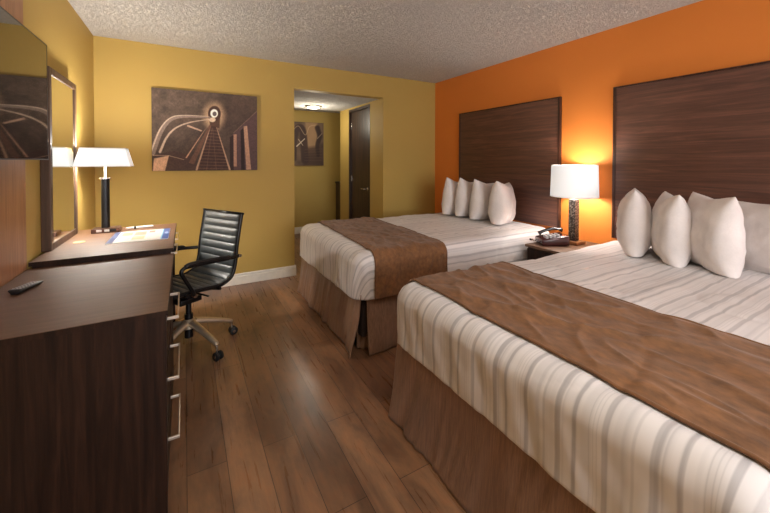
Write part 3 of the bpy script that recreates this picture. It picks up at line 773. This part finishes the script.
def brochure(u, v):
    x, y = u*330, v*230
    c = np.ones(x.shape+(3,))*np.array([222, 218, 212.])
    c = poly(c, x, y, [(292, -5), (335, -5), (335, 235), (292, 235)], (52, 84, 150), 1)
    c = poly(c, x, y, [(-5, -5), (34, -5), (34, 235), (-5, 235)], (84, 96, 130), 1)
    c = poly(c, x, y, [(286, -5), (293, -5), (293, 235), (286, 235)], (120, 190, 220), 1)
    c = put(c, sm(np.hypot((x-314)/12, (y-100)/22)-1, .3)*.9, (190, 205, 232))
    for (a, b_, w, h, col) in ((52, 30, 60, 70, (196, 150, 110)), (52, 118, 60, 70, (150, 170, 186)), (122, 30, 70, 80, (176, 140, 120)), (122, 128, 70, 66, (204, 176, 140)), (206, 26, 34, 44, (150, 96, 82))):
        c = poly(c, x, y, [(a, b_), (a+w, b_), (a+w, b_+h), (a, b_+h)], col, .9)
    for k in range(13): c = stroke(c, x, y, [(208, 84+k*9), (276, 84+k*9)], 2, 2, (150, 148, 152), .7)
    return c
t = thing('brochure', 'blue edged guest brochure lying open on the desk', 'brochure', (-.262, 2.905, KH), math.radians(0))
b = B(); box(b, -.165, .165, -.20, .20, 0, .003, .0008); obj('cover', b, M['paper'], t)
painter(.328, .398, 120, 100, brochure, 'printed_page', M['print_gloss'], t, .0036, 'Z')
t = thing('pen', 'white pen with a black clip on the desk behind the brochure', 'pen', (-.300, 3.235, KH+.0085), math.radians(8))
obj('barrel', tube(B(), [(-.085, 0, 0), (-.075, 0, 0), (.08, 0, 0), (.088, 0, 0)], [.003, .008, .008, .006], 14), M['paper'], t, auto=True)
obj('clip', box(B(), -.035, -.022, -.0085, .0085, -.0082, .0095, .001), M['plastic'], t)
o = obj('coaster', tube(B(), [(0, 0, 0), (0, 0, .003)], .030, 28), M['disc'], None, auto=True)
tag(o, 'small round cream disc on the desk in front of the mirror', 'coaster', None, (-.578, 2.86, KH))

# ------------------------------------------------------------------ office chair (local +X = towards the backrest)
t = thing('office_chair', 'black ribbed leather office chair with metal arms and castors beside the desk', 'chair', (.018, 2.815, 0), math.radians(30))
prof = bez([(-.27, 0, .455), (-.24, 0, .478), (-.12, 0, .478), (.05, 0, .462), (.12, 0, .465), (.185, 0, .500), (.214, 0, .58), (.230, 0, .71), (.255, 0, .85), (.270, 0, .935)], 14)
cum = [0]
for a, b2 in zip(prof, prof[1:]): cum.append(cum[-1]+(b2-a).length)
LT = cum[-1]
def at(s):
    s = max(0, min(LT-1e-6, s))
    for i in range(len(prof)-1):
        if cum[i+1] >= s:
            k = (s-cum[i])/(cum[i+1]-cum[i]); d = (prof[i+1]-prof[i]).normalized()
            return prof[i].lerp(prof[i+1], k), Vector((-d.z, 0, d.x))
def sling(name, s0, s1, side):
    n = round((s1-s0)/.052)
    def f(u, v):
        s = s0+(s1-s0)*v; p, nr = at(s)
        ph = (v*n) % 1; bulge = .016*(abs(math.sin(PI*ph))**.55)*(1-abs(2*u-1)**10)
        y = (u-.5)*.425
        return p+nr*(.003+bulge)*side+Vector((0, y, 0))-Vector((0, 0, 0))
    return grid(name, f, 26, n*12, M['leather'], t)
def sling_solid(name, s0, s1):
    n = max(1, round((s1-s0)/.052)); nv = n*12; nu = 22; bm = B(); rows = []
    for j in range(nv+1):
        v = j/nv; p, nr = at(s0+(s1-s0)*v); bl = .013*abs(math.sin(PI*((v*n) % 1)))**.5
        front = [bm.verts.new(p+nr*(.003+bl*(1-abs(2*i/nu-1)**8))+Vector((0, (i/nu-.5)*.424, 0))) for i in range(nu+1)]
        back = [bm.verts.new(p-nr*(.003+.4*bl*(1-abs(2*i/nu-1)**8))+Vector((0, (i/nu-.5)*.424, 0))) for i in range(nu, -1, -1)]
        rows.append(front+back)
    m = len(rows[0])
    for a, c in zip(rows, rows[1:]):
        for i in range(m): bm.faces.new((a[i], a[(i+1) % m], c[(i+1) % m], c[i]))
    bm.faces.new(rows[0]); bm.faces.new(rows[-1][::-1])
    return obj(name, bm, M['leather'], t, smooth=True)
sb = LT*.47
sling_solid('seat', .008, sb); sling_solid('backrest', sb, LT-.006)
for s in (-1, 1):
    obj('side_rail', tube(B(), [p+Vector((0, s*.221, 0)) for p in prof], .0095, 10, sy=1.4), M['black_metal'], t, smooth=True)
b = B(); pt_, _ = at(LT); tube(b, [pt_+Vector((0, -.238, 0)), pt_+Vector((0, .238, 0))], .009, 10)
obj('top_bar', b, M['black_metal'], t, smooth=True)
b = B()
for s_, zz in ((.13, -.024), (.36, -.026)):
    p, nr = at(s_); tube(b, [p+Vector((0, -.24, zz+.012)), p+Vector((0, -.1, zz-.012)), p+Vector((0, .1, zz-.012)), p+Vector((0, .24, zz+.012))], .011, 10)
box(b, -.10, .08, -.07, .07, .395, .432, .008); tube(b, [(0, -.06, .41), (.02, -.20, .405)], .006, 8)
obj('seat_mechanism', b, M['black_metal'], t, auto=True)
for s in (-1, 1):
    b = B()
    loop = bez([(-.10, s*.236, .456), (-.13, s*.262, .50), (-.19, s*.278, .60), (-.208, s*.282, .635), (-.20, s*.283, .656), (-.16, s*.282, .664), (.02, s*.280, .655), (.15, s*.272, .645), (.225, s*.246, .640)], 7)
    tube(b, loop, .012, 12, sy=1.0); ar = obj('armrest', b, M['black_metal'], t, smooth=True)
    pd = bez([(-.19, s*.283, .667), (-.14, s*.283, .678), (.0, s*.281, .671), (.135, s*.274, .658)], 8)
    obj('arm_pad', tube(B(), pd, [.006]+[.016]*(len(pd)-2)+[.008], 12, sy=.8), M['plastic'], ar, smooth=True)
    obj('bolt', tube(B(), [(.225, s*.224, .640), (.225, s*.262, .640)], .012, 12), M['chrome'], ar, auto=True)
    obj('bolt', tube(B(), [(-.10, s*.224, .456), (-.10, s*.252, .456)], .014, 12), M['chrome'], ar, auto=True)
b = B(); tube(b, [(0, 0, .085), (0, 0, .25)], .027, 24); tube(b, [(0, 0, .25), (0, 0, .34)], .018, 20); box(b, -.085, .065, -.055, .055, .335, .372, .006); box(b, -.04, .04, -.05, .05, .372, .398, .004)
obj('gas_lift', b, M['black_metal'], t, auto=True)
obj('base_hub', lathe(B(), [(.030, .150), (.050, .155), (.052, .195), (.034, .215)], 28), M['alu'], t, auto=True)
for k in range(5):
    a = math.radians(-87+72*k); ca, sa = math.cos(a), math.sin(a); R = .295
    q = lambda r, z: (r*ca, r*sa, z)
    b = B(); tube(b, bez([q(.035, .188), q(.10, .172), q(.20, .140), q(.275, .112), q(.298, .100)], 5), [.031-.016*i/20 for i in range(21)], 12, sy=.75)
    obj('leg', b, M['alu'], t, smooth=True)
    b = B(); cst = Vector(q(R, 0)); tn = Vector((-sa, ca, 0)); off = Vector((ca, sa, 0))*.012
    for s in (-1, 1):
        c0 = cst+off+Vector((0, 0, .029))
        tube(b, [c0+tn*s*.007, c0+tn*s*.010, c0+tn*s*.022, c0+tn*s*.025], [.022, .028, .028, .023], 24)
    co = obj('caster', b, M['rubber'], t, auto=True)
    b = B(); tube(b, [cst+Vector((0, 0, .030)), cst+Vector((0, 0, .098))], .008, 12)
    tube(b, [cst+off+Vector((0, 0, .029))-tn*.027, cst+off+Vector((0, 0, .029))+tn*.027], .010, 14)
    obj('caster_fork', b, M['chrome'], co, auto=True)

# ------------------------------------------------------------------ hall things
t = thing('ceiling_light', 'round lit ceiling light in the hallway beyond the opening', 'ceiling light', (1.70, 5.17, OT))
obj('ring', lathe(B(), [(.125, 0), (.125, -.012), (.095, -.020), (.092, 0)], 40), M['fix_ring'], t, auto=True)
obj('diffuser', lathe(B(), [(.088, -.012), (.085, -.026), (.06, -.036), (.02, -.040), (.002, -.040)], 40), M['bulb'], t, smooth=True)
t = thing('cabinet', 'low dark cabinet at the far end of the hallway', 'cabinet', (2.87, 6.10, 0))
obj('body', box(B(), -.36, .36, -.20, .20, .06, .90, .003), M['door_wood'], t)
obj('top', box(B(), -.37, .37, -.21, .21, .901, .93, .003), M['black_metal'], t)
obj('plinth', box(B(), -.33, .33, -.18, .18, 0, .06), M['door_wood'], t)
for s in (-1, 1):
    dr = obj('door', box(B(), min(s*.005, s*.355), max(s*.005, s*.355), -.218, -.201, .07, .89, .002), M['door_wood'], t)
    b = B(); tube(b, [(s*.04, -.218, .6), (s*.04, -.236, .6), (s*.04, -.236, .7), (s*.04, -.218, .7)], .005, 8); obj('handle', b, M['chrome'], dr)
# unseen ceiling fixture added to fill the near half of the room
t = thing('added_fill_fixture', 'added unseen square ceiling fixture for fill light over the near half of the room', 'ceiling light', (.9, .2, H))
obj('housing', box(B(), -.27, .27, -.27, .27, -.05, 0, .006), M['white_trim'], t)
obj('diffuser', box(B(), -.25, .25, -.25, .25, -.066, -.05, .004), M['bulb'], t)
